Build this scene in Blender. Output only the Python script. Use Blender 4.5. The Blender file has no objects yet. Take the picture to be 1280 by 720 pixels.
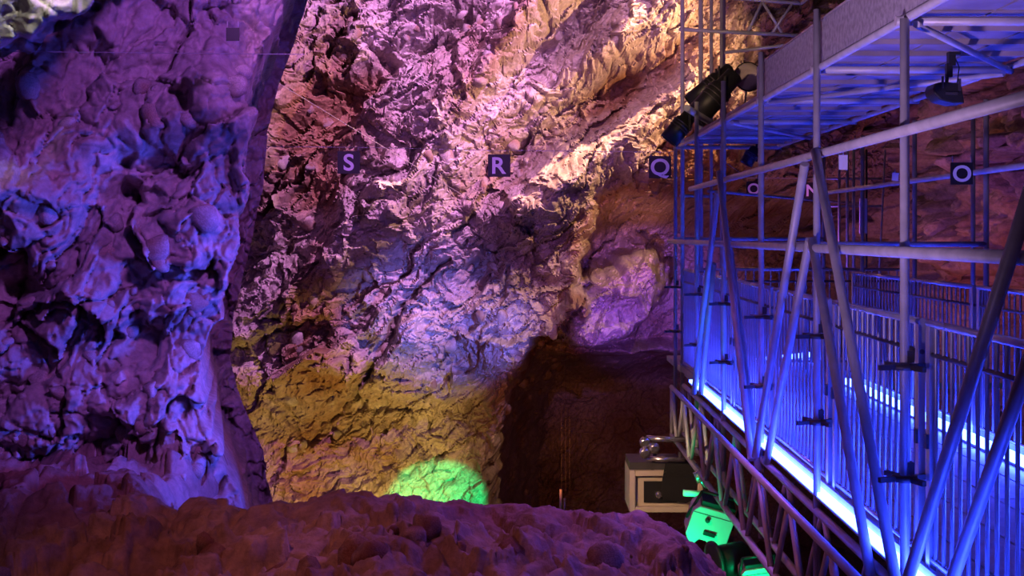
import bpy, bmesh, math, random
import numpy as np
from mathutils import Vector, Matrix, Euler

random.seed(7)
SC = bpy.context.scene
COL = SC.collection
CZ = 1.48            # eye height above the walkway deck (deck top is z = 0)

# ------------------------------------------------------------------ camera
cam_d = bpy.data.cameras.new('camera')
cam = bpy.data.objects.new('camera', cam_d)
COL.objects.link(cam)
cam.location = (0, 0, CZ)
cam.rotation_euler = (math.pi / 2, 0, 0)
cam_d.sensor_width = 36.0
cam_d.lens = 36.0 * 1500 / 1280
cam_d.shift_x = -15 / 1280
cam_d.shift_y = -67 / 1280
cam_d.clip_end = 200
SC.camera = cam

# ------------------------------------------------------------------ world, exposure
w = bpy.data.worlds.new('ambient_fill')  # even violet ambient fill, put in without a source
SC.world = w
w.use_nodes = True
bg = w.node_tree.nodes['Background']
bg.inputs[0].default_value = (0.30, 0.12, 0.42, 1)
bg.inputs[1].default_value = 0.035
vs = SC.view_settings
vs.view_transform = 'Standard'
vs.look = 'None'
vs.exposure = 0.0
vs.gamma = 1.0
vs.use_curve_mapping = False

# ------------------------------------------------------------------ stage lights of the cave, with added fill lights among them
def spot(name, loc, target, colour, power, angle, blend=0.4, radius=0.1):
    d = bpy.data.lights.new(name, 'SPOT')
    d.energy = power
    d.color = colour
    d.spot_size = math.radians(angle)
    d.spot_blend = blend
    d.shadow_soft_size = radius
    o = bpy.data.objects.new(name, d)
    COL.objects.link(o)
    o.location = loc
    o.rotation_euler = (Vector(target) - Vector(loc)).to_track_quat('-Z', 'Y').to_euler()
    return o

spot('warm_spotlight', (4.2, 17.4, 4.4), (-2.5, 20.8, 3.2), (1.0, 0.55, 0.27), 1600, 110, 0.8, 0.03)
spot('warm_high_spotlight', (2.2, 18.0, 9.0), (-1.2, 21.0, 3.2), (1.0, 0.50, 0.31), 13000, 74, 0.9, 0.04)
spot('purple_floodlight', (3.4, 12.2, 8.5), (-4.4, 20.4, 2.8), (0.68, 0.27, 0.88), 11000, 46, 0.6, 0.05)
spot('mauve_floodlight', (3.6, 12.0, 8.7), (-0.6, 20.4, 3.6), (0.78, 0.38, 0.74), 4600, 42, 0.7, 0.05)
spot('front_violet_fill', (-1.2, 2.5, 4.2), (-0.9, 20.4, 4.3), (0.60, 0.20, 0.95), 3200, 35, 0.6, 0.1)  # added fill from the camera side, lifts sign letters and shadows
spot('blue_floodlight', (1.9, 13.6, -0.1), (-1.4, 20.4, 0.45), (0.10, 0.14, 1.0), 4500, 29, 0.8, 0.05)
spot('blue_slab_fill', (0.9, 13.4, -0.4), (1.9, 20.0, 0.0), (0.24, 0.08, 1.0), 4200, 21, 0.8, 0.05)  # added blue light to colour the boulder slab
spot('yellow_floodlight', (-1.7, 16.3, -4.6), (-3.1, 20.6, -2.0), (1.0, 0.64, 0.15), 1100, 60, 0.8, 0.04)
spot('green_spotlight', (1.5, 12.4, -2.2), (-1.1, 19.6, -3.2), (0.0, 1.0, 0.26), 8000, 13, 0.3, 0.03)
spot('amber_recess_fill', (1.6, 15.2, 0.2), (1.7, 22.0, 1.7), (1.0, 0.30, 0.07), 800, 24, 0.9, 0.05)  # added to turn the recess orange-brown
spot('amber_hollow_fill', (0.2, 12.5, -1.0), (1.4, 22.0, -1.2), (1.0, 0.24, 0.07), 520, 44, 0.9, 0.05)  # added lift, keeps the hollow brown instead of black
spot('violet_left_floodlight', (1.6, 3.5, 5.4), (-3.8, 10.0, 2.3), (0.46, 0.12, 0.95), 2300, 48, 0.7, 0.3)
spot('violet_edge_fill', (1.2, 12.2, 3.6), (-2.6, 11.4, 1.6), (0.50, 0.12, 0.90), 420, 62, 0.8, 0.2)  # added to brighten the dark receding side of the left rock
spot('blue_left_floodlight', (1.35, 9.0, 0.2), (-3.5, 10.0, 0.4), (0.06, 0.07, 1.0), 1900, 56, 0.8, 0.3)
spot('red_floor_fill', (-2.2, 5.4, 3.0), (-0.6, 7.6, -0.6), (1.0, 0.25, 0.20), 170, 85, 0.8, 0.1)  # added red fill, warms and brightens the ledge
spot('violet_floor_fill', (1.3, 9.2, 1.9), (0.3, 7.4, -0.6), (0.48, 0.13, 0.9), 230, 70, 0.8, 0.05)  # added violet fill for the right part of the ledge
spot('violet_walkway_floodlight', (-1.6, 2.5, -0.1), (2.0, 7.0, 4.2), (0.76, 0.46, 1.0), 900, 58, 0.9, 0.1)
spot('violet_rear_fill', (2.4, 14.4, 0.6), (6.4, 16.6, 1.6), (0.60, 0.16, 0.85), 260, 100, 0.8, 0.1)  # added to light the rock behind the walkway violet
spot('amber_projector_fill', (-0.4, 8.8, 0.4), (1.4, 11.2, -0.8), (1.0, 0.62, 0.38), 260, 32, 0.8, 0.05)  # added warm light for the beige box and girder end
spot('amber_tower_fill', (0.4, 9.0, 3.0), (2.2, 13.2, 3.7), (1.0, 0.62, 0.38), 170, 40, 0.8, 0.05)  # added so the tower tubes look beige
spot('white_corner_spotlight', (-1.5, 5.0, 3.4), (-3.1, 7.2, 3.0), (1.0, 0.93, 0.80), 300, 24, 0.5, 0.05)
spot('amber_rear_fill', (3.6, 15.0, -1.5), (5.5, 20.0, 2.6), (1.0, 0.24, 0.12), 240, 90, 0.7, 0.2)  # added amber fill on the rock beyond the walkway

# ------------------------------------------------------------------ materials
def nodes_of(name):
    m = bpy.data.materials.new(name)
    m.use_nodes = True
    nt = m.node_tree
    return m, nt, nt.nodes['Principled BSDF']

def rock_material(name, dark, light, stain, rough=0.72, bump=0.5, fine=14.0, stain_lo=0.50):
    m, nt, b = nodes_of(name)
    N, L = nt.nodes, nt.links
    tc = N.new('ShaderNodeTexCoord')
    n1 = N.new('ShaderNodeTexNoise'); n1.inputs['Scale'].default_value = 1.1; n1.inputs['Detail'].default_value = 8
    n2 = N.new('ShaderNodeTexNoise'); n2.inputs['Scale'].default_value = fine; n2.inputs['Detail'].default_value = 8; n2.inputs['Roughness'].default_value = 0.65
    n3 = N.new('ShaderNodeTexNoise'); n3.inputs['Scale'].default_value = 0.42; n3.inputs['Detail'].default_value = 5
    for n in (n1, n2, n3):
        L.new(tc.outputs['Object'], n.inputs['Vector'])
    r1 = N.new('ShaderNodeValToRGB')
    r1.color_ramp.elements[0].position = 0.32; r1.color_ramp.elements[0].color = (*dark, 1)
    r1.color_ramp.elements[1].position = 0.66; r1.color_ramp.elements[1].color = (*light, 1)
    L.new(n1.outputs['Fac'], r1.inputs[0])
    r3 = N.new('ShaderNodeValToRGB')
    r3.color_ramp.elements[0].position = stain_lo; r3.color_ramp.elements[0].color = (0, 0, 0, 1)
    r3.color_ramp.elements[1].position = stain_lo + 0.16; r3.color_ramp.elements[1].color = (1, 1, 1, 1)
    L.new(n3.outputs['Fac'], r3.inputs[0])
    mx = N.new('ShaderNodeMixRGB'); mx.inputs[2].default_value = (*stain, 1)
    L.new(r3.outputs[0], mx.inputs[0]); L.new(r1.outputs[0], mx.inputs[1])
    r2 = N.new('ShaderNodeValToRGB')
    r2.color_ramp.elements[0].position = 0.3; r2.color_ramp.elements[0].color = (0.55, 0.55, 0.55, 1)
    r2.color_ramp.elements[1].position = 0.7; r2.color_ramp.elements[1].color = (1.15, 1.15, 1.15, 1)
    L.new(n2.outputs['Fac'], r2.inputs[0])
    mu = N.new('ShaderNodeMixRGB'); mu.blend_type = 'MULTIPLY'; mu.inputs[0].default_value = 1
    L.new(mx.outputs[0], mu.inputs[1]); L.new(r2.outputs[0], mu.inputs[2])
    L.new(mu.outputs[0], b.inputs['Base Color'])
    b.inputs['Roughness'].default_value = rough
    b.inputs['Specular IOR Level'].default_value = 0.35
    bp = N.new('ShaderNodeBump'); bp.inputs['Strength'].default_value = bump; bp.inputs['Distance'].default_value = 0.05
    L.new(n2.outputs['Fac'], bp.inputs['Height'])
    L.new(bp.outputs[0], b.inputs['Normal'])
    return m

def plain(name, colour, rough=0.5, metal=0.0, spread=0.12, scale=9.0):
    m, nt, b = nodes_of(name)
    N, L = nt.nodes, nt.links
    tc = N.new('ShaderNodeTexCoord')
    n = N.new('ShaderNodeTexNoise'); n.inputs['Scale'].default_value = scale; n.inputs['Detail'].default_value = 5
    L.new(tc.outputs['Object'], n.inputs['Vector'])
    r = N.new('ShaderNodeValToRGB')
    lo = [c * (1 - spread) for c in colour]; hi = [min(1, c * (1 + spread)) for c in colour]
    r.color_ramp.elements[0].position = 0.35; r.color_ramp.elements[0].color = (*lo, 1)
    r.color_ramp.elements[1].position = 0.65; r.color_ramp.elements[1].color = (*hi, 1)
    L.new(n.outputs['Fac'], r.inputs[0]); L.new(r.outputs[0], b.inputs['Base Color'])
    b.inputs['Roughness'].default_value = rough
    b.inputs['Metallic'].default_value = metal
    return m

def glow(name, colour, strength):
    m, nt, b = nodes_of(name)
    b.inputs['Base Color'].default_value = (.8, .8, .8, 1)
    b.inputs['Emission Color'].default_value = (*colour, 1)
    b.inputs['Emission Strength'].default_value = strength
    return m

M = {
    'rock': rock_material('wall_rock', (0.30, 0.23, 0.20), (0.56, 0.47, 0.41), (0.27, 0.14, 0.075), 0.5, 0.6),
    'rock_soft': rock_material('left_rock', (0.30, 0.24, 0.22), (0.50, 0.42, 0.38), (0.34, 0.22, 0.17), 0.8, 0.3, 10.0),
    'rock_floor': rock_material('floor_rock', (0.16, 0.09, 0.075), (0.42, 0.31, 0.28), (0.20, 0.09, 0.06), 0.85, 0.5, 12.0, 0.46),
    'rock_pale': rock_material('pale_rock', (0.45, 0.42, 0.36), (0.74, 0.70, 0.62), (0.55, 0.48, 0.36), 0.7, 0.4, 9.0, 0.58),
    'steel': plain('galvanised_steel', (0.52, 0.51, 0.52), 0.45, 0.15),
    'rail': plain('rail_steel', (0.62, 0.62, 0.64), 0.26, 0.55),
    'deck': plain('deck_steel', (0.62, 0.62, 0.64), 0.36, 0.4, 0.15),
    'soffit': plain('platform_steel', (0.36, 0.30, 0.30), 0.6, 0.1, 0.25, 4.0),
    'net': plain('net_mesh', (0.55, 0.52, 0.55), 0.7, 0.0, 0.25, 30.0),
    'clamp': plain('dark_clamp_steel', (0.10, 0.09, 0.09), 0.5, 0.6),
    'black': plain('black_paint', (0.018, 0.018, 0.018), 0.45, 0.0),
    'beige': plain('beige_paint', (0.62, 0.53, 0.40), 0.5, 0.0, 0.05),
    'white': plain('white_paint', (0.78, 0.78, 0.76), 0.5, 0.0, 0.04),
    'signblack': plain('sign_black', (0.012, 0.011, 0.011), 0.6),
    'letter': plain('letter_white', (0.85, 0.83, 0.82), 0.5, 0.0, 0.03),
    'chrome': plain('chrome', (0.72, 0.70, 0.66), 0.22, 0.9),
    'glass': plain('lens_glass', (0.75, 0.66, 0.70), 0.15, 0.3),
    'plate': plain('pale_plate', (0.74, 0.60, 0.60), 0.6, 0.0, 0.05),
    'cable': plain('black_cable', (0.03, 0.028, 0.03), 0.6),
    'wire': plain('steel_wire', (0.45, 0.43, 0.42), 0.4, 0.5),
    'led': glow('blue_led', (0.019, 0.045, 1.0), 58.0),
    'paper': plain('white_paper', (0.75, 0.73, 0.76), 0.8, 0, 0.03),
}

M['net'].node_tree.nodes['Principled BSDF'].inputs['Alpha'].default_value = 0.6      # woven net: part of the light passes

# ------------------------------------------------------------------ object helpers
def link(name, mesh, mat=None, parent=None):
    o = bpy.data.objects.new(name, mesh)
    COL.objects.link(o)
    if mat and not mesh.materials:
        mesh.materials.append(mat)
    if parent:
        o.parent = parent
    return o

def tag(o, label, cat, group=None):
    o['label'] = label
    o['category'] = cat
    if group:
        o['group'] = group
    return o

def thing(name, label, cat, loc=(0, 0, 0), group=None):
    o = bpy.data.objects.new(name, None)
    o.empty_display_size = 0.1
    COL.objects.link(o)
    o.location = loc
    return tag(o, label, cat, group)

def to_mesh(bm, name, smooth=None):
    me = bpy.data.meshes.new(name)
    bm.normal_update()
    bm.to_mesh(me)
    bm.free()
    if smooth is not None:
        for p in me.polygons:
            p.use_smooth = smooth
    return me

def add_tube(bm, a, b, r, n=12, cap=True, r2=None):
    a, b = Vector(a), Vector(b)
    d = (b - a)
    q = d.normalized().to_track_quat('Z', 'Y')
    r2 = r if r2 is None else r2
    A, B = [], []
    for k in range(n):
        t = 2 * math.pi * k / n
        v = Vector((math.cos(t), math.sin(t), 0))
        A.append(bm.verts.new(a + q @ (v * r)))
        B.append(bm.verts.new(b + q @ (v * r2)))
    for k in range(n):
        f = bm.faces.new((A[k], A[(k + 1) % n], B[(k + 1) % n], B[k])); f.smooth = True
    if cap:
        bm.faces.new(A[::-1]); bm.faces.new(B)

def add_box(bm, c, s, rot=None):
    c = Vector(c)
    R = rot.to_matrix() if rot is not None else Matrix.Identity(3)
    vs_ = []
    for x in (-.5, .5):
        for y in (-.5, .5):
            for z in (-.5, .5):
                vs_.append(bm.verts.new(c + R @ Vector((x * s[0], y * s[1], z * s[2]))))
    for f in ((0, 1, 3, 2), (4, 6, 7, 5), (0, 4, 5, 1), (2, 3, 7, 6), (0, 2, 6, 4), (1, 5, 7, 3)):
        bm.faces.new([vs_[i] for i in f])

def add_lathe(bm, prof, origin, axis, n=20, cap0=True, cap1=True):
    """prof = [(distance along the axis, radius)]"""
    q = Vector(axis).normalized().to_track_quat('Z', 'Y')
    o = Vector(origin)
    rings = []
    for h, r in prof:
        rings.append([bm.verts.new(o + q @ Vector((r * math.cos(2 * math.pi * k / n), r * math.sin(2 * math.pi * k / n), h))) for k in range(n)])
    for A, B in zip(rings, rings[1:]):
        for k in range(n):
            f = bm.faces.new((A[k], A[(k + 1) % n], B[(k + 1) % n], B[k])); f.smooth = True
    if cap0: bm.faces.new(rings[0][::-1])
    if cap1: bm.faces.new(rings[-1])

def part(name, parent, mat, fn):
    """fn(bm) draws in WORLD space; the part is stored relative to its parent's base"""
    bm = bmesh.new()
    fn(bm)
    root, off = parent, Vector((0, 0, 0))
    while root is not None:
        off += root.location
        root = root.parent
    for v in bm.verts:
        v.co -= off
    return link(name, to_mesh(bm, name), mat, parent)

def tube_part(name, parent, mat, a, b, r, n=12):
    return part(name, parent, mat, lambda bm: add_tube(bm, a, b, r, n))

def box_part(name, parent, mat, c, s, rot=None):
    return part(name, parent, mat, lambda bm: add_box(bm, c, s, rot))

def bevel(o, width=0.01, seg=2):
    m = o.modifiers.new('bevel', 'BEVEL'); m.width = width; m.segments = seg; m.limit_method = 'ANGLE'

# ------------------------------------------------------------------ noise (numpy)
def h2(ix, iy, seed):
    n = (ix.astype(np.int64) * 374761393 + iy.astype(np.int64) * 668265263 + seed * 1274126177) & 0x7fffffff
    n = ((n ^ (n >> 13)) * 1103515245) & 0x7fffffff
    n = ((n ^ (n >> 16)) * 668265263) & 0x7fffffff
    n = n ^ (n >> 15)
    return (n & 0xffff) / 65535.0

def perlin(x, y, seed):
    xi, yi = np.floor(x), np.floor(y)
    xf, yf = x - xi, y - yi
    u = xf * xf * xf * (xf * (xf * 6 - 15) + 10)
    v = yf * yf * yf * (yf * (yf * 6 - 15) + 10)
    def g(dx, dy):
        a = h2(xi + dx, yi + dy, seed) * 2 * np.pi
        return np.cos(a) * (xf - dx) + np.sin(a) * (yf - dy)
    return ((g(0, 0) * (1 - u) + g(1, 0) * u) * (1 - v) + (g(0, 1) * (1 - u) + g(1, 1) * u) * v) * 1.5

def fbm(x, y, seed, octs=5, gain=0.5):
    s, a = np.zeros_like(x), 1.0
    for k in range(octs):
        s += a * perlin(x, y, seed + k * 17)
        x, y, a = x * 2.03 + 3.1, y * 2.03 - 1.7, a * gain
    return s

def blocks(x, y, seed, tilt=0.9, level=0.5, crack=0.25, cw=0.12):
    """broken rock: each cell is a tilted flat facet, with a groove where cells meet"""
    xi, yi = np.floor(x), np.floor(y)
    f1 = np.full_like(x, 9.0); f2 = np.full_like(x, 9.0)
    hh = np.zeros_like(x)
    for dx in (-1, 0, 1):
        for dy in (-1, 0, 1):
            cx, cy = xi + dx, yi + dy
            px = cx + 0.1 + 0.8 * h2(cx, cy, seed); py = cy + 0.1 + 0.8 * h2(cx, cy, seed + 1)
            ox, oy = x - px, y - py
            d = ox * ox + oy * oy
            val = (ox * (h2(cx, cy, seed + 2) - .5) + oy * (h2(cx, cy, seed + 3) - .5)) * 2 * tilt + (h2(cx, cy, seed + 4) - .5) * 2 * level
            near = d < f1
            f2 = np.where(near, f1, np.minimum(f2, d))
            hh = np.where(near, val, hh)
            f1 = np.where(near, d, f1)
    e = np.sqrt(f2) - np.sqrt(f1)
    return hh - crack * np.clip(1 - e / cw, 0, 1) ** 2

def lumps(x, y, seed):
    """rounded cobbles: a dome in each cell"""
    xi, yi = np.floor(x), np.floor(y)
    f1 = np.full_like(x, 9.0)
    for dx in (-1, 0, 1):
        for dy in (-1, 0, 1):
            cx, cy = xi + dx, yi + dy
            px = cx + h2(cx, cy, seed); py = cy + h2(cx, cy, seed + 1)
            r = 0.7 + 0.6 * h2(cx, cy, seed + 2)
            f1 = np.minimum(f1, ((x - px) ** 2 + (y - py) ** 2) / r)
    return np.sqrt(np.clip(1 - f1, 0.0, 1))

def smooth(a, b, x):
    t = np.clip((x - a) / (b - a), 0, 1)
    return t * t * (3 - 2 * t)

def rot(x, y, deg):
    c, s = math.cos(math.radians(deg)), math.sin(math.radians(deg))
    return x * c + y * s, -x * s + y * c

def blob(X, Z, x, z, rx, rz, deg=0):
    u, v = rot(X - x, Z - z, deg)
    return np.exp(-((u / rx) ** 2 + (v / rz) ** 2))

def seg_dist(X, Z, pts):
    """signed distance to a polyline (positive on its right when walking along it)"""
    best = np.full_like(X, 1e9); sg = np.ones_like(X)
    for (ax, az), (bx, bz) in zip(pts, pts[1:]):
        dx, dz = bx - ax, bz - az
        t = np.clip(((X - ax) * dx + (Z - az) * dz) / (dx * dx + dz * dz), 0, 1)
        ex, ez = X - ax - t * dx, Z - az - t * dz
        d = np.hypot(ex, ez)
        s = np.where(dx * (Z - az) - dz * (X - ax) < 0, 1.0, -1.0)
        upd = d < best
        sg = np.where(upd, s, sg); best = np.where(upd, d, best)
    return best * sg

def grid_mesh(name, P, mat, smooth_shade=True, flip=False):
    """P: (rows, cols, 3) array of points"""
    r, c = P.shape[:2]
    idx = np.arange(r * c).reshape(r, c)
    q = np.stack([idx[:-1, :-1], idx[:-1, 1:], idx[1:, 1:], idx[1:, :-1]], -1).reshape(-1, 4)
    if flip: q = q[:, ::-1]
    me = bpy.data.meshes.new(name)
    me.vertices.add(r * c)
    me.vertices.foreach_set('co', P.reshape(-1).astype(np.float32))
    me.loops.add(q.size)
    me.loops.foreach_set('vertex_index', q.reshape(-1).astype(np.int32))
    me.polygons.add(len(q))
    me.polygons.foreach_set('loop_start', (np.arange(len(q)) * 4).astype(np.int32))
    me.polygons.foreach_set('loop_total', np.full(len(q), 4, np.int32))
    me.polygons.foreach_set('use_smooth', np.full(len(q), smooth_shade))
    me.update(calc_edges=True)
    o = link(name, me, mat)
    o['kind'] = 'structure'
    return o

# ================================================================== THE CAVE
# wall_back: the great leaning wall; x across, z up, depth about 20 m from the eye
def B(px, py): return ((px - 655) / 75.0, CZ - (py - 293) / 75.0)   # survey notes of the wall, 75 to a metre

def back_depth(X, Z):
    Y = 20.0 + 0.0 * X
    Y += 0.10 * (X + 2.0)                                   # swings away to the right
    Y -= 0.22 * (Z - 0.0) * smooth(-1.5, 2.0, Z)            # overhangs towards the top
    Y += 0.8 * smooth(-0.5, -1.5, Z - 0.08 * X + 0.25 * fbm(X * 1.3, Z * 1.3, 47, 4))           # undercut below the ledge line
    Y += -0.55 * smooth(-1.5, -5.0, Z)
    # right-hand lip of the wall: beyond it the rock falls far back
    lip = [B(790, 60), B(775, 190), B(748, 235), B(722, 330), B(716, 385), B(658, 448), B(640, 490), B(612, 600), B(590, 760)]
    d = seg_dist(X, Z, lip)                                 # walking down: positive on the viewer's left
    d = -d
    wob = 0.10 * fbm(X * 2.2, Z * 2.2, 91, 4)
    low = smooth(2.6, 1.2, Z)
    Y += 3.2 * smooth(-0.10, 0.40, d + wob) * low
    Y += 3.5 * smooth(-0.5, -2.0, Z) * smooth(0.0, 1.2, d + wob)     # the black hollow under it
    # the violet boulder slab right of the lip
    s = blob(X, Z, *B(775, 388), 1.55, 0.75, 44)
    Y -= 2.6 * smooth(0.25, 0.75, s + 0.10 * fbm(X * 1.7, Z * 1.7, 33, 3)) * smooth(-0.75, -0.45, Z)
    Y -= 1.3 * smooth(-1.05, -0.72, Z) * smooth(-0.55, -0.78, Z) * smooth(0.2, 0.8, d)
    # hollows and ribs of the main wall
    Y += 1.27 * blob(X, Z, *B(628, 322), 0.95, 0.42, 38)
    Y += 1.02 * blob(X, Z, *B(700, 150), 1.25, 0.50, 32)
    Y += 0.94 * blob(X, Z, *B(690, 60), 1.3, 0.35, 36)
    Y += 1.02 * blob(X, Z, *B(460, 115), 1.1, 0.32, 38)
    Y += 0.77 * blob(X, Z, *B(560, 60), 0.8, 0.25, 45)
    Y += 0.94 * blob(X, Z, *B(640, 205), 0.7, 0.30, 40)
    Y -= 0.94 * blob(X, Z, *B(640, 60), 1.5, 0.26, 55)
    Y -= 0.85 * blob(X, Z, *B(790, 165), 1.8, 0.28, 40)
    Y -= 1.02 * blob(X, Z, *B(480, 270), 1.6, 0.55, 48)
    Y -= 0.94 * blob(X, Z, *B(680, 270), 0.9, 0.45, 52)
    Y += 0.68 * blob(X, Z, *B(380, 300), 1.2, 0.30, 60)
    Y -= 0.94 * blob(X, Z, *B(350, 150), 1.2, 0.35, 70)
    Y += 1.02 * blob(X, Z, *B(300, 340), 1.0, 0.35, 65)
    Y += 0.9 * blob(X, Z, *B(785, 105), 1.0, 0.42, 34)
    # long crack from the middle down to the left
    c = np.abs(seg_dist(X, Z, [B(560, 325), B(505, 380), B(478, 440), B(440, 500), B(390, 545)]) + 0.05 * fbm(X * 3, Z * 3, 5, 3))
    Y += 0.40 * np.exp(-(c / 0.055) ** 2) * smooth(-2.2, -1.0, Z)
    return Y

def back_detail(X, Z):
    wx = X + 0.22 * fbm(X * 0.9, Z * 0.9, 11, 4)
    wz = Z + 0.22 * fbm(X * 0.9, Z * 0.9, 29, 4)
    u, v = rot(wx, wz, 44)
    amp = 0.45 + 0.55 * smooth(-1.8, 0.2, Z)                # calmer, smoother rock low down
    calm = (1 - 0.6 * blob(X, Z, *B(785, 105), 0.95, 0.40, 34)) * (1 - 0.5 * blob(X, Z, *B(760, 35), 1.0, 0.30, 30))
    calm *= 1 - 0.55 * smooth(1.0, 2.4, X) * smooth(1.6, 0.6, Z)
    def saw(t, edge=0.16):                                  # a plate swells outwards going up, then steps back to a ledge
        f = t - np.floor(t)
        return f * smooth(1.0, 1.0 - edge, f)
    n1 = fbm(u * 0.5, v * 0.5, 21, 3); n2 = fbm(u * 0.9, v * 0.9, 23, 3)
    d = 0.42 * saw(v * 0.62 + 0.9 * n1) * smooth(-0.6, 0.5, fbm(u * .5, v * .5, 25, 2))
    d += 0.24 * saw(v * 1.5 + 0.9 * n2 + 0.3 * u) * smooth(-0.5, 0.5, fbm(u * .8, v * .8, 27, 2))
    d += 0.34 * blocks(u * 0.36, v * 0.95, 101, 1.0, 0.55, 0.15)
    d += 0.24 * blocks(u * 0.8, v * 1.9, 202, 1.1, 0.55, 0.25)
    d += 0.14 * blocks(u * 1.8, v * 4.0, 303, 1.1, 0.6, 0.3)
    d += 0.085 * blocks(u * 4.2, v * 8.2, 404, 1.1, 0.6, 0.3)
    d += 0.042 * blocks(u * 9.5, v * 15.0, 414, 1.1, 0.6, 0.3)
    d += 0.05 * (0.5 - np.abs(fbm(u * 1.2, v * 3.0, 65, 5)))
    d += 0.045 * fbm(X * 4.0, Z * 4.0, 55, 4)
    return d * amp * calm

xs = np.arange(-7.5, 10.5, 0.024); zs = np.arange(-6.0, 7.6, 0.024)
X, Z = np.meshgrid(xs, zs)
Y = back_depth(X, Z) - back_detail(X, Z)
jx = 0.03 * fbm(X * 3.1, Z * 3.1, 71, 3); jz = 0.03 * fbm(X * 3.1, Z * 3.1, 83, 3)
wall_back = grid_mesh('wall_back', np.stack([X + jx, Y, Z + jz], -1), M['rock'], False)

# wall_left: the nearer rock on the left, edge rounding away to the right
def left_edge(Z):
    return np.interp(Z, [-1.8, -1.35, -1.0, -0.45, 0.0, 0.6, 1.2, 2.0, 2.7, 3.2, 3.9, 5.0],
                     [-2.10, -2.22, -2.26, -2.50, -2.62, -2.56, -2.42, -2.26, -2.18, -2.06, -1.80, -1.5]) 

def left_depth(X, Z, e):
    Y = 10.3 + 0.10 * (X + 3.5) + 0 * Z
    Y += 0.30 * smooth(0.5, 0.0, e)
    Y -= 0.75 * smooth(-0.3, -2.0, Z)
    Y += 0.35 * blob(X, Z, -3.3, 1.9, 0.6, 0.35, 30)
    Y -= 0.35 * blob(X, Z, -3.25, 2.35, 0.9, 0.35, 20)
    Y -= 0.55 * blob(X, Z, -4.45, 1.9, 0.35, 0.5, 80)
    Y -= 0.40 * blob(X, Z, -2.55, 2.55, 0.35, 0.5, 50)
    Y += 0.55 * blob(X, Z, -4.3, 1.0, 0.22, 0.35, 90)
    Y -= 0.35 * blob(X, Z, -3.6, 0.0, 0.8, 0.35, 15)
    Y += 0.30 * blob(X, Z, -3.1, 0.55, 0.4, 0.3, 0)
    Y -= 0.30 * blob(X, Z, -3.9, 0.9, 0.5, 0.3, 160)
    Y -= 0.35 * blob(X, Z, -2.7, -0.4, 0.35, 0.5, 100)
    Y += 0.45 * blob(X, Z, -4.3, -0.75, 0.4, 0.18, 20)
    return Y

def left_detail(X, Z):
    wx = X + 0.16 * fbm(X * 1.6, Z * 1.6, 311, 4)
    wz = Z + 0.16 * fbm(X * 1.6, Z * 1.6, 329, 4)
    u, v = rot(wx, wz, 58)
    d = 0.30 * blocks(u * 0.8, v * 1.2, 501, 1.0, 0.6, 0.2, 0.2)
    d += 0.20 * blocks(u * 1.7, v * 2.4, 511, 1.0, 0.6, 0.3, 0.2)
    d += 0.10 * lumps(u * 2.6, v * 3.2, 601)
    d += 0.10 * blocks(u * 3.4, v * 4.4, 701, 1.0, 0.6, 0.4, 0.2)
    d += 0.025 * lumps(u * 6, v * 7, 621)
    d += 0.035 * blocks(u * 7.0, v * 9.0, 711, 1.0, 0.6, 0.4, 0.2)
    d += 0.10 * (0.5 - np.abs(fbm(X * 1.7, Z * 1.7, 365, 5)))
    d += 0.06 * fbm(X * 2.2, Z * 2.2, 355, 5)
    d *= 1 - 0.35 * smooth(1.7, 2.4, Z)
    d -= 0.25 * smooth(0.65, 0.95, fbm(X * 1.9 + 7, Z * 1.9, 375, 3))
    return d

def left_surface(X, Z):
    """depth along a slanting axis: the rock turns away to the left behind its edge"""
    e = left_edge(Z) - X - 0.06 + 0.11 * fbm(X * 1.6, Z * 1.6, 8, 5, 0.55)
    return left_depth(X, Z, e) - left_detail(X, Z) + 3.4 * smooth(0.03, -0.22, e)
ss = np.arange(-3.3, 0.34, 0.0125); zs = np.arange(-2.2, 5.2, 0.0125)
X, Z = np.meshgrid(ss, zs)
X = X + left_edge(Z)
Y = left_surface(X, Z)
wall_left = grid_mesh('wall_left', np.stack([X - 0.30 * (Y - 10.2), Y, Z], -1), M['rock_soft'])

# ceiling: the pale rock hanging into the top left corner, nearer still
X, Z = np.meshgrid(np.arange(-4.6, -1.9, 0.014), np.arange(2.2, 4.6, 0.014))
low = np.interp(X, [-4.4, -3.06, -2.95, -2.87, -2.80, -2.72, -2.6, -2.5, -2.2], [2.45, 2.58, 2.64, 2.60, 2.64, 2.76, 2.79, 2.88, 3.25])
e = Z - low + 0.07 * fbm(X * 3, Z * 3, 41, 5)
Y = 7.0 + 0.25 * smooth(0.35, 0.0, e) + 2.4 * smooth(0.02, -0.14, e)
Y -= 0.16 * blocks(X * 2.2, Z * 3.0, 811, 1, .5, .3) + 0.08 * blocks(X * 5, Z * 7, 821, 1, .5, .3) + 0.06 * lumps(X * 4, Z * 5, 831) + 0.10 * fbm(X * 3, Z * 3, 51, 5)
low2 = np.maximum(Z, low - 0.2)
ceiling = grid_mesh('ceiling', np.stack([X - 0.42 * (Y - 7.0), Y, low2 + 0.20 * (Y - 7.0)], -1), M['rock_pale'])

# floor: the rock ledge in front of the camera, falling away into the pit behind its crest
def crest(X):
    return np.interp(X, [-5.6, -2.6, -1.9, -1.45, -1.1, -0.75, -0.55, -0.15, 0.15, 0.45, 0.7, 0.95, 1.25, 1.32],
                     [-0.30, -0.30, -0.36, -0.33, -0.28, -0.26, -0.30, -0.37, -0.37, -0.41, -0.43, -0.46, -0.70, -0.80])

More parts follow.
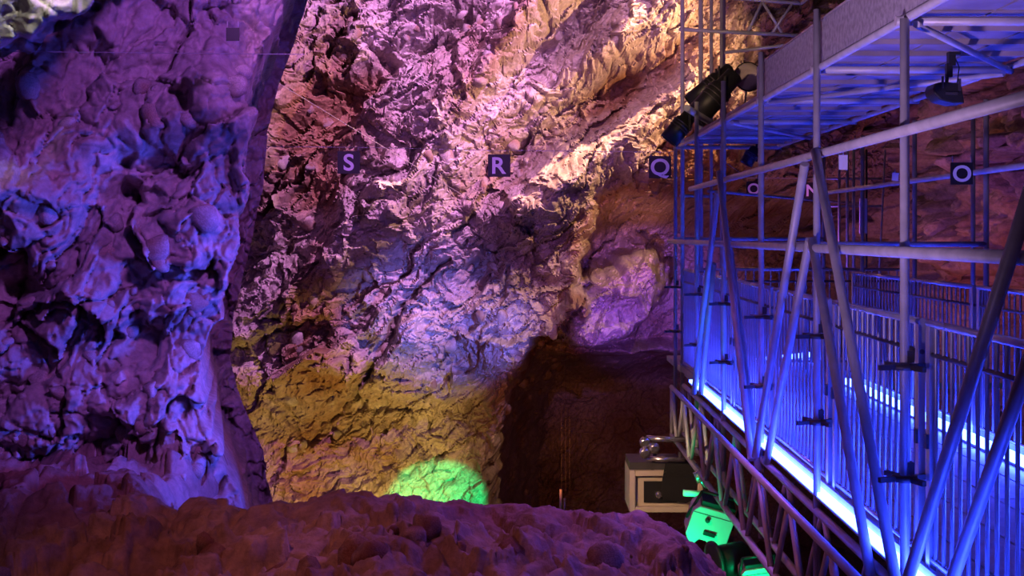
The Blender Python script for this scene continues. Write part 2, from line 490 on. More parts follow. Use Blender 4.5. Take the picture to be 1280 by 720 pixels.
def floor_height(X, Yy):
    c = crest(X)
    front = smooth(8.2, 4.0, Yy)
    z = c - 0.55 * front - 2.6 * smooth(8.2, 9.6, Yy) * smooth(-2.9, -2.0, X)
    z += (-0.10 + 0.16 * blocks(X * 3, Yy * 3, 951, 1, .6, .2)) * smooth(-1.7, -2.4, X)
    u, v = rot(X + 0.1 * fbm(X * 2, Yy * 2, 5, 3), Yy + 0.1 * fbm(X * 2, Yy * 2, 6, 3), 30)
    a = 0.35 + 0.65 * smooth(8.3, 7.6, Yy)
    z += a * (0.16 * lumps(u * 1.5, v * 1.4, 901) - 0.19 + 0.09 * blocks(u * 2.0, v * 1.7, 911, 1, .6, .2) + 0.065 * blocks(u * 4.5, v * 4.2, 912, 1, .6, .2) + 0.035 * blocks(u * 10, v * 9, 913, 1, .6, .2) + 0.05 * lumps(u * 4, v * 4, 921) + 0.02 * blocks(u * 7, v * 7, 931) + 0.05 * fbm(X * 3, Yy * 3, 941, 5))
    return z

xs = np.arange(-6.0, 1.34, 0.016); ys = np.concatenate([np.arange(4.4, 9.0, 0.022), np.arange(9.0, 11.0, 0.06)])
X, Yf = np.meshgrid(xs, ys)
floor = grid_mesh('floor', np.stack([X, Yf, floor_height(X, Yf)], -1), M['rock_floor'])

# pit floor far below the walkway
xs = np.arange(-9, 11, 0.12); ys = np.arange(9.0, 27, 0.12)
X, Yf = np.meshgrid(xs, ys)
pit = grid_mesh('floor_pit', np.stack([X, Yf, -5.2 + 0.5 * fbm(X * .4, Yf * .4, 77, 5) + 0.25 * blocks(X * .9, Yf * .9, 78)], -1), M['rock_floor'])

# wall_right: brown rock beyond the walkway
ys = np.arange(6.0, 24, 0.035); zs = np.arange(-3.5, 7.0, 0.035)
Yr, Z = np.meshgrid(ys, zs)
Xr = 7.0 + 0.10 * (18 - Yr) - 0.4 * np.sin(Z * 0.7) - 0.7 * blocks(Yr * 0.5, Z * 0.8, 151) - 0.45 * blocks(Yr * 1.2, Z * 1.6, 161) - 0.22 * blocks(Yr * 2.6, Z * 3.4, 171) - 0.08 * blocks(Yr * 6, Z * 7, 173) - 0.35 * fbm(Yr, Z, 181, 5)
wall_right = grid_mesh('wall_right', np.stack([Xr, Yr, Z], -1), M['rock'], True, True)

# stones that stand out of the near rock, each a piece of its own
def stone_mesh(k):
    bm = bmesh.new()
    bmesh.ops.create_icosphere(bm, subdivisions=2, radius=1.0)
    rnd = random.Random(k)
    planes = [Vector((rnd.gauss(0, 1), rnd.gauss(0, 1), rnd.gauss(0, 1))).normalized() for _ in range(9)]
    for v in bm.verts:
        for p in planes:
            d = v.co.dot(p) - 0.6
            if d > 0: v.co -= p * d * 0.95
    return to_mesh(bm, 'stone', True)
STONES = [stone_mesh(k) for k in range(7)]

def stone(parent, mat, loc, s, k):
    me = STONES[k % 7]
    o = bpy.data.objects.new('stone', me)
    if not me.materials: me.materials.append(None)
    o.material_slots[0].link = 'OBJECT'
    COL.objects.link(o)
    o.material_slots[0].link = 'OBJECT'
    o.material_slots[0].material = mat
    o.parent = parent
    o.location = loc
    o.rotation_euler = (random.uniform(0, 6), random.uniform(0, 6), random.uniform(0, 6))
    o.scale = (s * random.uniform(.8, 1.3), s * random.uniform(.8, 1.1), s * random.uniform(.7, 1.1))
    return o

def on_left(x, z):
    y = float(left_surface(np.array([[x]]), np.array([[z]]))[0, 0])
    return x - 0.30 * (y - 10.2), y

for k in range(70):
    z = random.uniform(-1.2, 2.9)
    x = random.uniform(-4.5, float(left_edge(np.array([z]))[0]) - 0.25)
    s = random.choice((0.05, 0.06, 0.08, 0.11, 0.14))
    x, yy = on_left(x, z)
    stone(wall_left, M['rock_soft'], (x, yy + 0.25 * s, z), s, k)
for k in range(90):
    x = random.uniform(-5.0, 1.0); z = random.uniform(-2.2, 5.2)
    s = random.choice((0.08, 0.10, 0.12, 0.16, 0.20))
    xx, zz = np.array([[x]]), np.array([[z]])
    y = float((back_depth(xx, zz) - back_detail(xx, zz))[0, 0])
    stone(wall_back, M['rock'], (x, y + 0.35 * s, z), s, k)
for k in range(80):
    x = random.uniform(-4.2, 1.1); yy = random.uniform(5.6, 7.5)
    s = random.choice((0.04, 0.05, 0.07, 0.10, 0.13))
    z = float(floor_height(np.array([[x]]), np.array([[yy]]))[0, 0])
    stone(floor, M['rock_floor'], (x, yy, z - 0.25 * s), s, k)

# ================================================================== THE WALKWAY
POLE_Y = [3.61, 5.17, 6.72, 8.30, 9.86, 11.40, 13.0]
PX = 1.64
R = 0.0225
walk = thing('scaffold_walkway', 'galvanised tube scaffold walkway with raking double braces above the blue lit deck', 'scaffold', (2.4, 8.0, -0.6))
for y in POLE_Y:
    top = 2.41 if abs(y - 5.17) < .01 else 2.74
    p = tube_part('standard', walk, M['steel'], (PX, y, -0.62), (PX, y, top), 0.0205)
    for z in (0.43, 0.91):
        def ros(bm, y=y, z=z):
            add_lathe(bm, [(-0.012, 0.034), (-0.012, 0.055), (0.012, 0.055), (0.012, 0.034)], (PX, y, z), (0, 0, 1), 12)
            for a in (20, 110, 200, 290):
                c, s_ = math.cos(math.radians(a)), math.sin(math.radians(a))
                add_box(bm, (PX + .085 * c, y + .085 * s_, z), (.09, .02, .022), Euler((0, 0, math.radians(a))))
            add_box(bm, (PX + 0.02, y, z + .045), (.03, .05, .05))
        part('coupler', p, M['clamp'], ros)
for y in (8.62, 10.2, 11.77, 13.3):
    tube_part('standard', walk, M['steel'], (3.32, y, -0.3), (3.32, y, 2.45), 0.02)
tube_part('standard', walk, M['steel'], (3.60, 9.62, -0.3), (3.60, 9.62, 2.45), 0.018)
# ledgers
tube_part('ledger', walk, M['steel'], (PX - .045, 3.0, 1.405), (PX - .045, 13.2, 1.405), 0.0245, 16)
tube_part('ledger', walk, M['steel'], (PX - .045, 3.0, 1.915), (PX - .045, 11.5, 1.915), 0.024, 16)
tube_part('ledger', walk, M['steel'], (3.27, 5.5, 1.93), (3.27, 13.0, 1.93), 0.022)
tube_part('ledger', walk, M['steel'], (2.0, 13.05, 1.95), (4.2, 14.9, 1.86), 0.016)
tube_part('ledger', walk, M['steel'], (PX, 8.3, 1.41), (3.32, 8.62, 1.41), 0.019)
tube_part('ledger', walk, M['steel'], (PX, 13.0, 1.43), (3.32, 13.3, 1.43), 0.02)
# raking braces, in pairs, on the outer face
def brace(xa, ya, xb, yb, X=PX - 0.075, r=0.0245):
    Ya, Yb = 1500 * X / (xa - 655), 1500 * X / (xb - 655)
    a = (X, Ya, CZ - (ya - 293) * Ya / 1500); b = (X, Yb, CZ - (yb - 293) * Yb / 1500)
    tube_part('diagonal_brace', walk, M['steel'], a, b, r, 16)
BR = [((899, 215), (939, 575)), ((911, 300), (948, 590)), ((897, 240), (867, 492)), ((892, 330), (876, 492)),
      ((1006, 205), (944, 570)), ((1012, 300), (958, 578)), ((1019, 188), (1124, 750)), ((1015, 300), (1092, 740)),
      ((1320, 140), (1128, 746)), ((1330, 330), (1186, 736))]
for (a, b), k in zip(BR, range(99)):
    brace(*a, *b, X=PX - (0.055 if k % 2 else 0.10))
# deck planks, one bay after another
ys = POLE_Y + [14.7]
for y0, y1 in zip(ys, ys[1:]):
    for k in range(5):
        box_part('deck_plank', walk, M['deck'], (1.74 + .15 + .3 * k, (y0 + y1) / 2, -0.03), (.285, y1 - y0 - .02, .06))
for k in range(5):
    box_part('deck_plank', walk, M['deck'], (4.05, 12.2 + .5 * k, -0.03), (1.6, .48, .06))
box_part('toe_board', walk, M['steel'], (1.71, 8.3, 0.035), (.02, 9.6, .07))
box_part('toe_board', walk, M['steel'], (3.30, 8.0, 0.03), (.02, 8.6, .12))
# rear tower of tubes where the walkway ends
tower = thing('scaffold_tower', 'slender tube tower rising at the far end of the walkway beside the black spotlights', 'scaffold', (2.0, 13.3, -0.6))
for x, y, r in ((1.716, 13.0, .022), (1.93, 13.1, .024), (2.06, 13.2, .018), (2.19, 13.3, .02), (2.0, 13.6, .02), (2.3, 13.8, .018)):
    tube_part('standard', tower, M['steel'], (x, y, -0.62), (x, y, 5.2), r)
for z in (0.1, 0.55, 1.9, 2.5, 3.72):
    tube_part('ledger', tower, M['steel'], (1.70, 13.06, z), (2.2, 13.3, z), .017)
tube_part('ledger', tower, M['steel'], (1.68, 13.0, 3.70), (3.2, 13.2, 3.66), .02)
tube_part('ledger', tower, M['steel'], (2.2, 13.2, 3.48), (3.1, 13.0, 3.56), .018)
tube_part('ledger', tower, M['steel'], (2.3, 13.2, 4.08), (3.05, 13.2, 4.02), .02)
tube_part('ledger', tower, M['steel'], (3.05, 13.2, 4.02), (3.3, 12.6, 4.2), .02)
for a, b in (((2.62, 4.04), (2.45, 3.68)), ((2.62, 4.04), (2.85, 3.68)), ((2.95, 4.02), (2.72, 3.68))):
    tube_part('diagonal_brace', tower, M['steel'], (a[0], 13.2, a[1]), (b[0], 13.2, b[1]), .016)
for x in (2.5, 3.05):
    box_part('bracket', tower, M['white'], (x, 13.15, 4.12), (.09, .06, .09))

# landing frame behind the turn
frame = thing('tube_scaffold', 'far scaffold frame of thin upright tubes behind the turn of the walkway', 'scaffold', (3.9, 14.4, 0))
for px, r in ((1049, .016), (1059, .02), (1067, .02), (1083, .014), (1094, .012)):
    x = (px - 655) * 14.4 / 1500
    tube_part('standard', frame, M['clamp'] if px == 1083 else M['steel'], (x, 14.4, 0.0), (x + (.12 if px == 1094 else 0), 14.4, 2.5), r)
for z in (1.82, 2.15):
    tube_part('ledger', frame, M['steel'], (3.55, 14.42, z), (4.3, 14.42, z), .014)
box_part('panel', frame, M['paper'], (4.06, 14.36, 1.7), (.09, .02, .42))

# railing panels -----------------------------------------------------------
def railing(name, label, a, b, post_at, group, mid=0.97, bar=.0088, pitch=.09):
    a, b = Vector(a), Vector(b)
    L_ = (b - a).length; d = (b - a) / L_
    root = thing(name, label, 'railing', (a + b) / 2, group)
    tube_part('top_rail', root, M['rail'], a + Vector((0, 0, 1.1)), b + Vector((0, 0, 1.1)), .017)
    tube_part('middle_rail', root, M['clamp'], a + Vector((0, 0, mid)), b + Vector((0, 0, mid)), .011, 8)
    tube_part('bottom_rail', root, M['rail'], a + Vector((0, 0, .10)), b + Vector((0, 0, .10)), .014, 8)
    side = Vector((-d.y, d.x, 0)) * .004
    for t in post_at:
        c = a + d * (t * L_) + Vector((0, 0, .55))
        box_part('post', root, M['rail'], c, (.03, .045, 1.08) if abs(d.y) > .5 else (.045, .03, 1.08))
        box_part('latch', root, M['clamp'], c + Vector((0, 0, .05)), (.05, .03, .06))
    n = int(L_ / pitch)
    bm = bmesh.new(); add_tube(bm, (0, 0, .1), (0, 0, 1.1), bar, 6, False); me = to_mesh(bm, 'baluster'); me.materials.append(M['rail'])
    for k in range(1, n):
        o = bpy.data.objects.new('baluster', me); COL.objects.link(o); o.parent = root
        o.location = a + d * (k * L_ / n) - root.location
    return root
where = ['in the bay by the lens', 'behind the steepest thick braces', 'behind the second pole',
         'in the middle bay', 'two bays before the tower', 'ending at the tube tower']
for k, (y0, y1) in enumerate(zip(POLE_Y, POLE_Y[1:])):
    railing('railing_panel', 'blue lit barred railing panel on the outer edge ' + where[k], (1.73, y0 + .04, 0), (1.73, y1 - .04, 0), (0.02, 0.98), 'outer railing panels of the walkway')
ry = [4.6, 6.9, 8.62, 10.2, 11.9]
where = ['nearest the lens', 'just before the O sign', 'just past the O sign', 'at the turn of the walkway']
for k, (y0, y1) in enumerate(zip(ry, ry[1:])):
    railing('railing_panel', 'violet lit barred railing panel on the inner edge, ' + where[k], (3.25, y0 + .03, 0), (3.25, y1 - .03, 0), (0.02, 0.98), 'inner railing panels of the walkway')
railing('railing_panel', 'short barred end railing across the far landing', (1.95, 13.05, 0), (4.15, 13.05, 0), (0.01, 0.5, 0.99), None)

# blue strips along the deck edges
def led(name, label, a, b, wdt=.04, h=.02):
    a, b = Vector(a), Vector(b)
    d = b - a
    root = thing(name, label, 'light strip', (a + b) / 2)
    ang = Euler((0, 0, math.atan2(d.y, d.x)))
    o = box_part('strip', root, M['led'], (a + b) / 2, (d.length, wdt, h), ang)
    box_part('channel', root, M['steel'], (a + b) / 2 - Vector((0, 0, h * .5 + .006)), (d.length, wdt * 1.3, .012), ang)
    return root
led('light_strip', 'glowing blue white light strip along the outer deck edge below the railing', (1.665, 3.6, 0.03), (1.665, 11.9, 0.03), .055, .02)
led('light_strip', 'glowing light strip along the inner deck edge, seen as dots between bars', (3.16, 4.2, 0.045), (3.16, 11.75, 0.045), .05, .055)
led('light_strip', 'short glowing light strip on the far landing behind the end railing', (2.42, 13.5, 0.045), (3.5, 14.4, 0.045), .05, .05)

# lattice girders ----------------------------------------------------------
def girder(X, label, y0=3.2, y1=12.2, ph=0.0, zt=-.07, zb=-.56):
    root = thing('lattice_girder', label, 'girder', (X, (y0 + y1) / 2, zb), 'lattice girders under the walkway')
    tube_part('chord', root, M['steel'], (X, y0, zt), (X, y1, zt), .024)
    tube_part('chord', root, M['steel'], (X, y0, zb), (X, y1, zb), .024)
    y = y1 - .05 - ph; k = 0
    tube_part('web_tube', root, M['steel'], (X, y1 - .02, zt), (X, y1 - .02, zb), .019, 8)
    while y - .42 > y0:
        tube_part('web_tube', root, M['steel'], (X, y, zt), (X, y - .36, zb), .018, 8)
        tube_part('web_tube', root, M['steel'], (X, y - .48, zb), (X, y - .84, zt), .018, 8)
        y -= .90
    return root
girder(1.50, 'outermost dull tube lattice girder under the deck edge, ending above the beige box lamp')
girder(1.64, 'second tube lattice girder, directly under the glowing outer light strip', 3.2, 12.3, .3)
girder(2.6, 'inner tube lattice girder in the dark under the middle of the deck', 3.2, 12.3, .15)

# upper platform -----------------------------------------------------------
plat = thing('upper_platform', 'upper scaffold platform with steel planks and pale toe board over the walkway', 'platform', (2.2, 8.2, 2.42))
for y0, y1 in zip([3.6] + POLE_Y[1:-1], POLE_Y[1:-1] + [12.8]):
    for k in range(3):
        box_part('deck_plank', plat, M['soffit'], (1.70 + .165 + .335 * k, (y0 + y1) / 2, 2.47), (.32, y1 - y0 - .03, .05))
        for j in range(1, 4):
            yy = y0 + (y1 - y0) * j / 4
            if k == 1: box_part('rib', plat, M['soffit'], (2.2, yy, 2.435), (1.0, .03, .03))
for y in POLE_Y[1:-1] + [12.75]:
    tube_part('transom', plat, M['steel'], (1.62, y + .06, 2.41), (2.75, y + .06, 2.41), .021)
box_part('toe_board', plat, M['net'], (1.675, 6.1, 2.56), (.012, 5.0, .24))
tube_part('edge_tube', plat, M['steel'], (1.665, 3.5, 2.42), (1.665, 12.9, 2.42), .02)
tube_part('edge_tube', plat, M['steel'], (2.72, 3.5, 2.42), (2.72, 12.9, 2.42), .02)
tube_part('edge_tube', plat, M['steel'], (1.69, 3.5, 2.70), (1.69, 8.6, 2.70), .01)
tube_part('cross_tube', plat, M['steel'], (1.52, 11.2, 2.66), (2.3, 13.0, 2.52), .033, 14)
for x0, y0, x1, y1 in ((1.7, 9.8, 2.72, 11.4), (2.72, 6.8, 1.7, 8.3), (1.7, 5.2, 2.72, 6.7)):
    tube_part('diagonal_brace', plat, M['steel'], (x0, y0, 2.39), (x1, y1, 2.39), .016)

# ================================================================== SIGNS
def sign(ch, label, px, py, Y, size, mesh_wire=None):
    x = (px - 655) * Y / 1500; z = CZ - (py - 293) * Y / 1500
    root = thing('letter_sign', label, 'sign', (x, Y, z), 'black grid letter signs')
    o = box_part('board', root, M['signblack'], (x, Y, z), (size, .012, size))
    if ch:
        cu = bpy.data.curves.new('letter', 'FONT'); cu.body = ch; cu.size = size * 1.02; cu.align_x = 'CENTER'; cu.align_y = 'CENTER'; cu.extrude = .002; cu.offset = size * .02
        tmp = bpy.data.objects.new('tmp', cu); COL.objects.link(tmp)
        dg = bpy.context.evaluated_depsgraph_get()
        me = bpy.data.meshes.new_from_object(tmp.evaluated_get(dg))
        bpy.data.objects.remove(tmp)
        co = np.zeros(len(me.vertices) * 3); me.vertices.foreach_get('co', co); co = co.reshape(-1, 3)
        mid = (co.max(0) + co.min(0)) / 2
        if ch == 'Q': mid[1] = (co[:, 1].max() + (co[:, 1].max() - size * .76)) / 2
        co -= mid
        co[:, 0] *= 1.05
        me.vertices.foreach_set('co', co.reshape(-1)); me.update()
        me.materials.clear(); me.materials.append(M['letter'])
        l = link('letter', me, None, root)
        l.location = (0, -.009, 0); l.rotation_euler = (math.pi / 2, 0, 0)
    for s in (-.42, .42):
        tube_part('hanger', root, M['wire'], (x + s * size, Y, z + size * .5), (x + s * size, Y, z + size * .5 + .05), .004, 6)
    return root, (x, Y, z + size * .5 + .05)
pts = {}
for ch, lab, px, py, Y, s in (('S', 'small black square sign with white letter S against the pale rock wall', 436, 203, 15.0, .28),
                              ('R', 'small black square sign with white letter R in the middle of the rock wall', 624, 207, 15.0, .28),
                              ('Q', 'small black square sign with white letter Q beside the tube tower', 825, 209, 15.0, .28),
                              ('O', 'tiny black sign with white letter O seen past the tower under the platform', 942, 236, 16.5, .20),
                              ('N', 'tiny black sign with white letter N half behind a raking brace', 1015, 238, 16.5, .22),
                              ('O', 'black square sign with white letter O beside the inner upright at right', 1202, 217, 7.9, .145),
                              ('', 'small blank black square plate on the violet rock at upper left', 291, 43, 9.2, .10)):
    pts[lab] = sign(ch, lab, px, py, Y, s)

# wires the signs hang from, and other thin lines
def wire(name, label, a, b, r=.0035, sag=0.0, mat='wire'):
    a, b = Vector(a), Vector(b)
    bm = bmesh.new(); n = 12
    for k in range(n):
        p = a.lerp(b, k / n); q = a.lerp(b, (k + 1) / n)
        p.z -= sag * 4 * (k / n) * (1 - k / n); q.z -= sag * 4 * ((k + 1) / n) * (1 - (k + 1) / n)
        add_tube(bm, p, q, r, 5, False)
    return tag(link(name, to_mesh(bm, name), M[mat]), label, 'wire')
def line(name, label, P_, r=.004):
    bm = bmesh.new()
    for p, q in zip(P_, P_[1:]): add_tube(bm, p, q, r, 5, False)
    return tag(link(name, to_mesh(bm, name), M['wire']), label, 'wire')
tops = [v for v in pts.values()]
def ends(v, s): return [tuple(v[1][k] + (d if k == 0 else 0) for k in range(3)) for d in (-s * .42, s * .42)]
line('sign_wire', 'thin steel wire carrying the S, R and Q signs across the cave', [(-5.0, 15.0, 2.6)] + ends(tops[0], .28) + ends(tops[1], .28) + ends(tops[2], .28) + [(2.0, 13.6, 2.5)])
line('sign_wire', 'thin steel wire carrying the tiny O and N signs behind the tower', [(2.2, 13.3, 2.3)] + ends(tops[3], .20) + ends(tops[4], .22) + [(7.2, 16.5, 2.25)])
wire('stay_wire', 'thin pale wire across the upper left rock above the blank plate', (-3.5, 8.0, 2.70), (-1.5, 8.2, 2.71), .0025)
wire('stay_wire', 'thin slanting wire running down from the top left rock edge', (-4.6, 14.2, 4.3), (-0.8, float((back_depth(np.array([[-.8]]), np.array([[2.]])) - back_detail(np.array([[-.8]]), np.array([[2.]])))[0, 0]) - .01, 2.0), .004)
for k, (px, y1, lab) in enumerate(((702, 540, 'leftmost of three plumb wires hanging in the dark hollow'), (707, 440, 'middle of three plumb wires hanging in the dark hollow'), (712, 440, 'rightmost of three plumb wires hanging in the dark hollow'))):
    x = (px - 655) * 14 / 1500
    wire('plumb_wire', lab, (x, 14, CZ - (225 - 293) * 14 / 1500), (x, 14, CZ - (662 - 293) * 14 / 1500), .0011, 0, 'cable')
rod = thing('measuring_rod', 'pale upright rod standing in the dark hollow behind the rock ledge', 'rod', (.47, 14, -2.6))
tube_part('shaft', rod, M['chrome'], (.475, 14, -3.0), (.475, 14, -1.6), .012)
tube_part('sleeve', rod, M['steel'], (.43, 14.02, -3.0), (.43, 14.02, -1.5), .016)

# ================================================================== LAMPS ON THE SCAFFOLD
# beige box projector below the girder end
Y0 = 11.5
def P(px, py, Y=Y0): return Vector(((px - 655) * Y / 1500, Y, CZ - (py - 293) * Y / 1500))
pj = thing('box_projector', 'beige square box lamp with black recessed window hanging below the girder end', 'lamp', P(832, 612))
c = P(832, 613)
def pbody(bm):
    W_, H_, D_, t = .70, .40, .5, .055
    add_box(bm, c + Vector((0, D_ / 2, 0)), (W_, D_, H_))
    for s in (-1, 1):
        add_box(bm, c + Vector((s * (W_ - t) / 2, -.03, 0)), (t, .06, H_))
        add_box(bm, c + Vector((0, -.03, s * (H_ - t) / 2)), (W_ - 2 * t, .06, t))
bevel(part('body', pj, M['beige'], pbody), .008)
wn = box_part('window', pj, M['black'], c + Vector((-.05, -.01, -.01)), (.32, .03, .20))
part('lens', wn, M['chrome'], lambda bm: add_lathe(bm, [(0, .035), (.03, .035), (.045, .02)], c + Vector((-.07, -.03, -.03)), (0, -1, 0), 14))
box_part('top_plate', pj, M['clamp'], c + Vector((-.10, .2, .24)), (.5, .45, .07))
def flag(bm):
    o = c + Vector((.17, -.06, .22)); n = 14
    for dy in (0,):
        ring = [(0, .02)] + [(-.16 * math.cos(t), -.34 * math.sin(t)) for t in [math.pi / 2 * k / n for k in range(n + 1)]]
        ring = [(-.18, .05), (-.20, -.05), (-.22, -.2), (-.20, -.30), (.02, -.33), (.12, -.28), (.12, .05), (0, .09), (-.1, .09)]
        f_ = [bm.verts.new(o + Vector((x, 0, z))) for x, z in ring]; b_ = [bm.verts.new(o + Vector((x, .012, z))) for x, z in ring]
        bm.faces.new(f_); bm.faces.new(b_[::-1])
        for k in range(len(ring)):
            bm.faces.new((f_[k], b_[k], b_[(k + 1) % len(ring)], f_[(k + 1) % len(ring)]))
part('barn_door', pj, M['black'], flag)
for z, r in ((548, .028), (573, .024)):
    a = P(808, z, 11.4); b = P(856, z + 2, 11.4)
    tube_part('mounting_tube', pj, M['chrome'], a, b, r)
for px, py in ((806, 553), (806, 566), (818, 560)):
    part('clamp', pj, M['chrome'], lambda bm: add_lathe(bm, [(-.03, .02), (-.03, .05), (.03, .05), (.03, .02)], P(px, py, 11.36), (0, 1, .2), 12))
tube_part('yoke', pj, M['clamp'], P(820, 560), P(815, 590), .02)
tube_part('yoke', pj, M['clamp'], P(850, 565), P(852, 592), .02)

# pale flood housings washed by green light
def flood(label, px, py, Y, s, tilt, pole=True):
    c = P(px, py, Y)
    root = thing('floodlight', label, 'lamp', c)
    Rm = Euler((0.25, math.radians(tilt), 0))
    R3 = Rm.to_matrix()
    prof = [(-.5, -.30), (-.5, .32), (-.38, .46), (.40, .46), (.5, .36), (.5, -.34), (.38, -.46), (.10, -.46), (.02, -.36), (-.16, -.36), (-.24, -.50), (-.40, -.46)]
    def body(bm):
        f_ = [bm.verts.new(c + R3 @ Vector((x * s, -.12 * s, z * s))) for x, z in prof]
        b_ = [bm.verts.new(c + R3 @ Vector((x * s, .5 * s, z * s))) for x, z in prof]
        bm.faces.new(f_); bm.faces.new(b_[::-1])
        for k in range(len(prof)):
            bm.faces.new((f_[k], b_[k], b_[(k + 1) % len(prof)], f_[(k + 1) % len(prof)]))
    bevel(part('housing', root, M['white'], body), .008)
    box_part('handle', root, M['black'], c + R3 @ Vector((.02 * s, -.14 * s, -.14 * s)), (.28 * s, .03, .09 * s), Rm)
    part('knob', root, M['clamp'], lambda bm: add_lathe(bm, [(0, .018), (.02, .018), (.025, .01)], c + R3 @ Vector((-.12 * s, -.12 * s, .18 * s)), R3 @ Vector((0, -1, 0)), 12))
    box_part('seam', root, M['clamp'], c + R3 @ Vector((0, -.121 * s, .30 * s)), (.98 * s, .006, .012 * s), Rm)
    box_part('cooling_top', root, M['black'], c + R3 @ Vector((.05 * s, .2 * s, .52 * s)), (.8 * s, .5 * s, .12 * s), Rm)
    part('yoke', root, M['black'], lambda bm: (add_tube(bm, c + R3 @ Vector((.56 * s, .1 * s, 0)), c + R3 @ Vector((.56 * s, .1 * s, .75 * s)), .012, 8), add_tube(bm, c + R3 @ Vector((-.56 * s, .1 * s, 0)), c + R3 @ Vector((-.40 * s, .1 * s, .75 * s)), .012, 8), add_tube(bm, c + R3 @ Vector((-.40 * s, .1 * s, .75 * s)), c + R3 @ Vector((.56 * s, .1 * s, .75 * s)), .012, 8)))
    return root
flood('pale floodlight housing washed in green light, hanging tilted under the girder', 887, 657, 9.3, .33, 16)
flood('lower pale floodlight housing with a green glow, cut by the bottom edge', 948, 726, 8.6, .24, -8)
# a small tube lamp, its green thrown on by an added spot
tl = thing('tube_lamp', 'short tube lamp lit green under the girder between beige box and floodlight', 'lamp', P(866, 617, 10.2))
tube_part('shade', tl, M['white'], P(854, 616, 10.2), P(882, 618, 10.2), .028, 14)
part('cap', tl, M['chrome'], lambda bm: add_lathe(bm, [(0, .03), (.03, .03), (.04, .015)], P(882, 618, 10.2), (1, 0, -.05), 12))
part('clamp', tl, M['chrome'], lambda bm: (add_lathe(bm, [(-.03, .03), (-.03, .05), (.03, .05), (.03, .03)], P(873, 596, 10.25), (1, 0, .4), 10), add_tube(bm, P(873, 596, 10.25), P(884, 612, 10.25), .018, 8)))
# black under-body below the housing
hd = thing('lamp_base', 'rounded black lamp base under the green floodlight beside the ledge tip', 'lamp', P(915, 700, 8.9))
part('drum', hd, M['black'], lambda bm: add_lathe(bm, [(-.12, .10), (-.10, .14), (.10, .14), (.12, .10)], P(915, 703, 8.9), (1, .3, .1), 20))
part('rim', hd, M['clamp'], lambda bm: add_lathe(bm, [(-.012, .12), (-.012, .15), (.012, .15), (.012, .12)], P(893, 702, 8.85), (1, .3, .1), 20))
spot('green_lamp', (1.20, 8.95, -1.05), (1.45, 9.28, -.74), (0.0, 1.0, 0.34), 14, 74, .6, .03)
spot('green_tube_fill', P(846, 640, 9.9), P(872, 610, 10.2), (0.0, 1.0, 0.30), 12, 50, .5, .03)  # added spot that colours the tube lamp green
spot('green_low_lamp', P(940, 760, 8.2), P(948, 722, 8.6), (0.0, 1.0, 0.35), 14, 80, .5, .03)

# black stage spotlights at the tower
def par(label, a, b, r, group='black stage spotlights at the tower'):
    a, b = Vector(a), Vector(b)
    root = thing('stage_spotlight', label, 'lamp', a, group)
    L_ = (b - a).length; ax = (b - a)
    part('can', root, M['black'], lambda bm: add_lathe(bm, [(0, r * .5), (.02, r * .75), (L_ * .3, r * .8), (L_ * .34, r), (L_, r * 1.02), (L_, r * .9), (L_ * .8, r * .85)], a, ax, 18))
    part('lens', root, M['glass'], lambda bm: add_lathe(bm, [(0, r * .84), (.01, r * .6), (.014, .001)], a + ax * .8, ax, 18, True, False))
    side = ax.cross(Vector((0, 1, 0))).normalized()
    m = a + ax * .5
    up = Vector((.25, 0, .2))
    part('yoke', root, M['black'], lambda bm: (add_box(bm, m + Vector((0, r * 1.1, 0)) + up * .3, (.02, .02, .24)), add_box(bm, m - Vector((0, r * 1.1, 0)) + up * .3, (.02, .02, .24))))
    for k in (0.42, 0.5, 0.58):
        part('cooling_ring', root, M['clamp'], lambda bm: add_lathe(bm, [(-.006, r), (-.006, r * 1.08), (.006, r * 1.08), (.006, r)], a + ax * k, ax, 18))
    return root
par('largest black stage spotlight, tilted down on the tower', P(920, 92, 12.0), P(868, 148, 12.0), .125)
par('upper slim black stage spotlight behind the largest one', P(914, 84, 12.4), P(862, 128, 12.4), .085)
par('lowest black stage spotlight, mouth towards the rock wall', P(866, 140, 12.2), P(836, 176, 12.2), .10)
par('small black spotlight hanging under the far end of the upper platform', P(945, 184, 12.6), P(932, 205, 12.6), .07, None)
dp = thing('round_reflector', 'pale pinkish round plate standing behind the black stage spotlights', 'reflector', P(934, 96, 12.6))
part('dish', dp, M['plate'], lambda bm: add_lathe(bm, [(0, .005), (.012, .09), (.03, .15), (.036, .15), (.018, .09), (.008, .005)], P(934, 97, 12.6), (.15, -1, .1), 26, False, False))
part('rim', dp, M['black'], lambda bm: add_lathe(bm, [(.025, .148), (.025, .158), (.045, .158), (.045, .148)], P(934, 97, 12.6), (.15, -1, .1), 26, False, False))
part('bracket', dp, M['steel'], lambda bm: add_tube(bm, P(934, 104, 12.62), P(930, 140, 12.62), .012, 8))

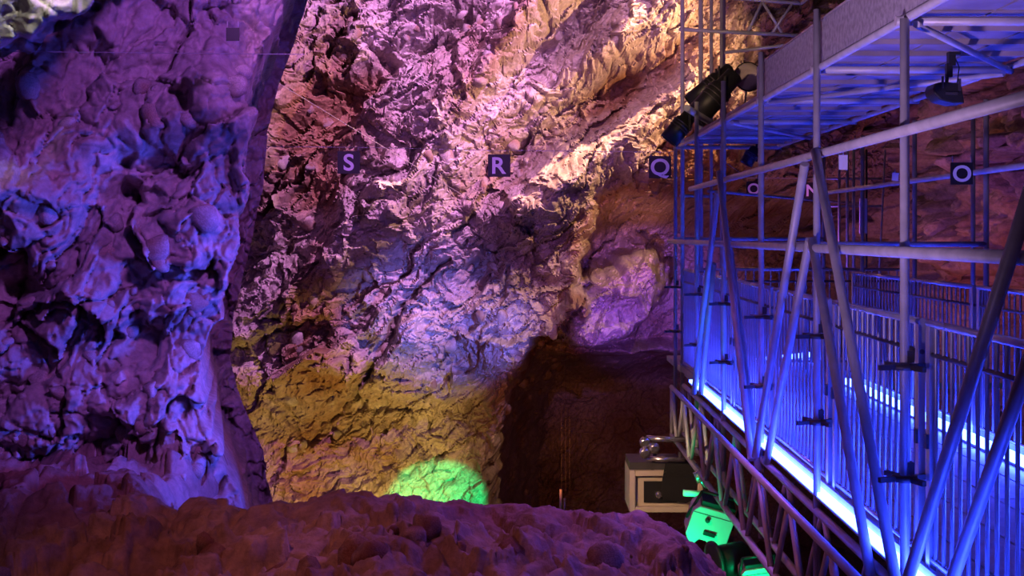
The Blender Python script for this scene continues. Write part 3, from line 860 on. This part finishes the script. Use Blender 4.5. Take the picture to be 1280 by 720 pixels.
# black lamp hanging from the upper platform
Yh = 6.2
hl = thing('hanging_spotlight', 'black wedge shaped spotlight hanging from the upper platform near the right edge', 'lamp', P(1188, 66, Yh))
def head(bm):
    out = [(1161, 112), (1164, 106), (1172, 104), (1192, 106), (1196, 108), (1200, 131), (1186, 131), (1170, 127), (1162, 119)]
    f_ = [bm.verts.new(P(x, y, Yh) + Vector((0, -.07, 0))) for x, y in out]; b_ = [bm.verts.new(P(x, y, Yh) + Vector((0, .07, 0))) for x, y in out]
    bm.faces.new(f_); bm.faces.new(b_[::-1])
    for k in range(len(out)):
        bm.faces.new((f_[k], b_[k], b_[(k + 1) % len(out)], f_[(k + 1) % len(out)]))
bevel(part('head', hl, M['black'], head), .008)
part('stem', hl, M['black'], lambda bm: (add_box(bm, P(1189, 75, Yh), (.035, .035, .06)), add_box(bm, P(1186, 88, Yh), (.03, .03, .07)), add_tube(bm, P(1184, 92, Yh), P(1183, 108, Yh), .010, 8), add_box(bm, P(1192, 67, Yh), (.06, .04, .015))))
part('cable', hl, M['cable'], lambda bm: (add_tube(bm, P(1199, 84, Yh), P(1196, 108, Yh), .003, 6), add_tube(bm, P(1199, 84, Yh), P(1192, 68, Yh), .003, 6)))
part('yoke', hl, M['clamp'], lambda bm: (add_box(bm, P(1172, 105, Yh) + Vector((0, -.075, 0)), (.01, .01, .06)), add_box(bm, P(1193, 108, Yh) + Vector((0, -.075, 0)), (.012, .01, .06))))
part('label_plate', hl, M['clamp'], lambda bm: add_box(bm, P(1183, 119, Yh) + Vector((0, -.075, 0)), (.06, .008, .014)))

# small things
cb = wire('cable', 'short dark cable looped over the toe board of the upper platform', P(1084, 12, 5.9), P(1098, 40, 5.9), .008, 0, 'cable')
tag(cb, 'short dark cable looped over the toe board of the upper platform', 'cable')
for lab, px, py, Y, w_, h_ in (('white paper tag hanging below the upper ledger beside the second pole', 1054, 203, 6.9, .05, .085), ('small tilted paper tag on an upright behind the near pole', 1119, 221, 9.0, .05, .06)):
    o = thing('paper_tag', lab, 'tag', P(px, py, Y))
    box_part('sheet', o, M['paper'], P(px, py, Y), (w_, .004, h_), Euler((0, .12 if px > 1100 else 0, 0)))
    tube_part('tie', o, M['wire'], P(px, py, Y) + Vector((0, 0, h_ / 2)), P(px, py, Y) + Vector((0, 0, h_ / 2 + .03)), .003, 6)
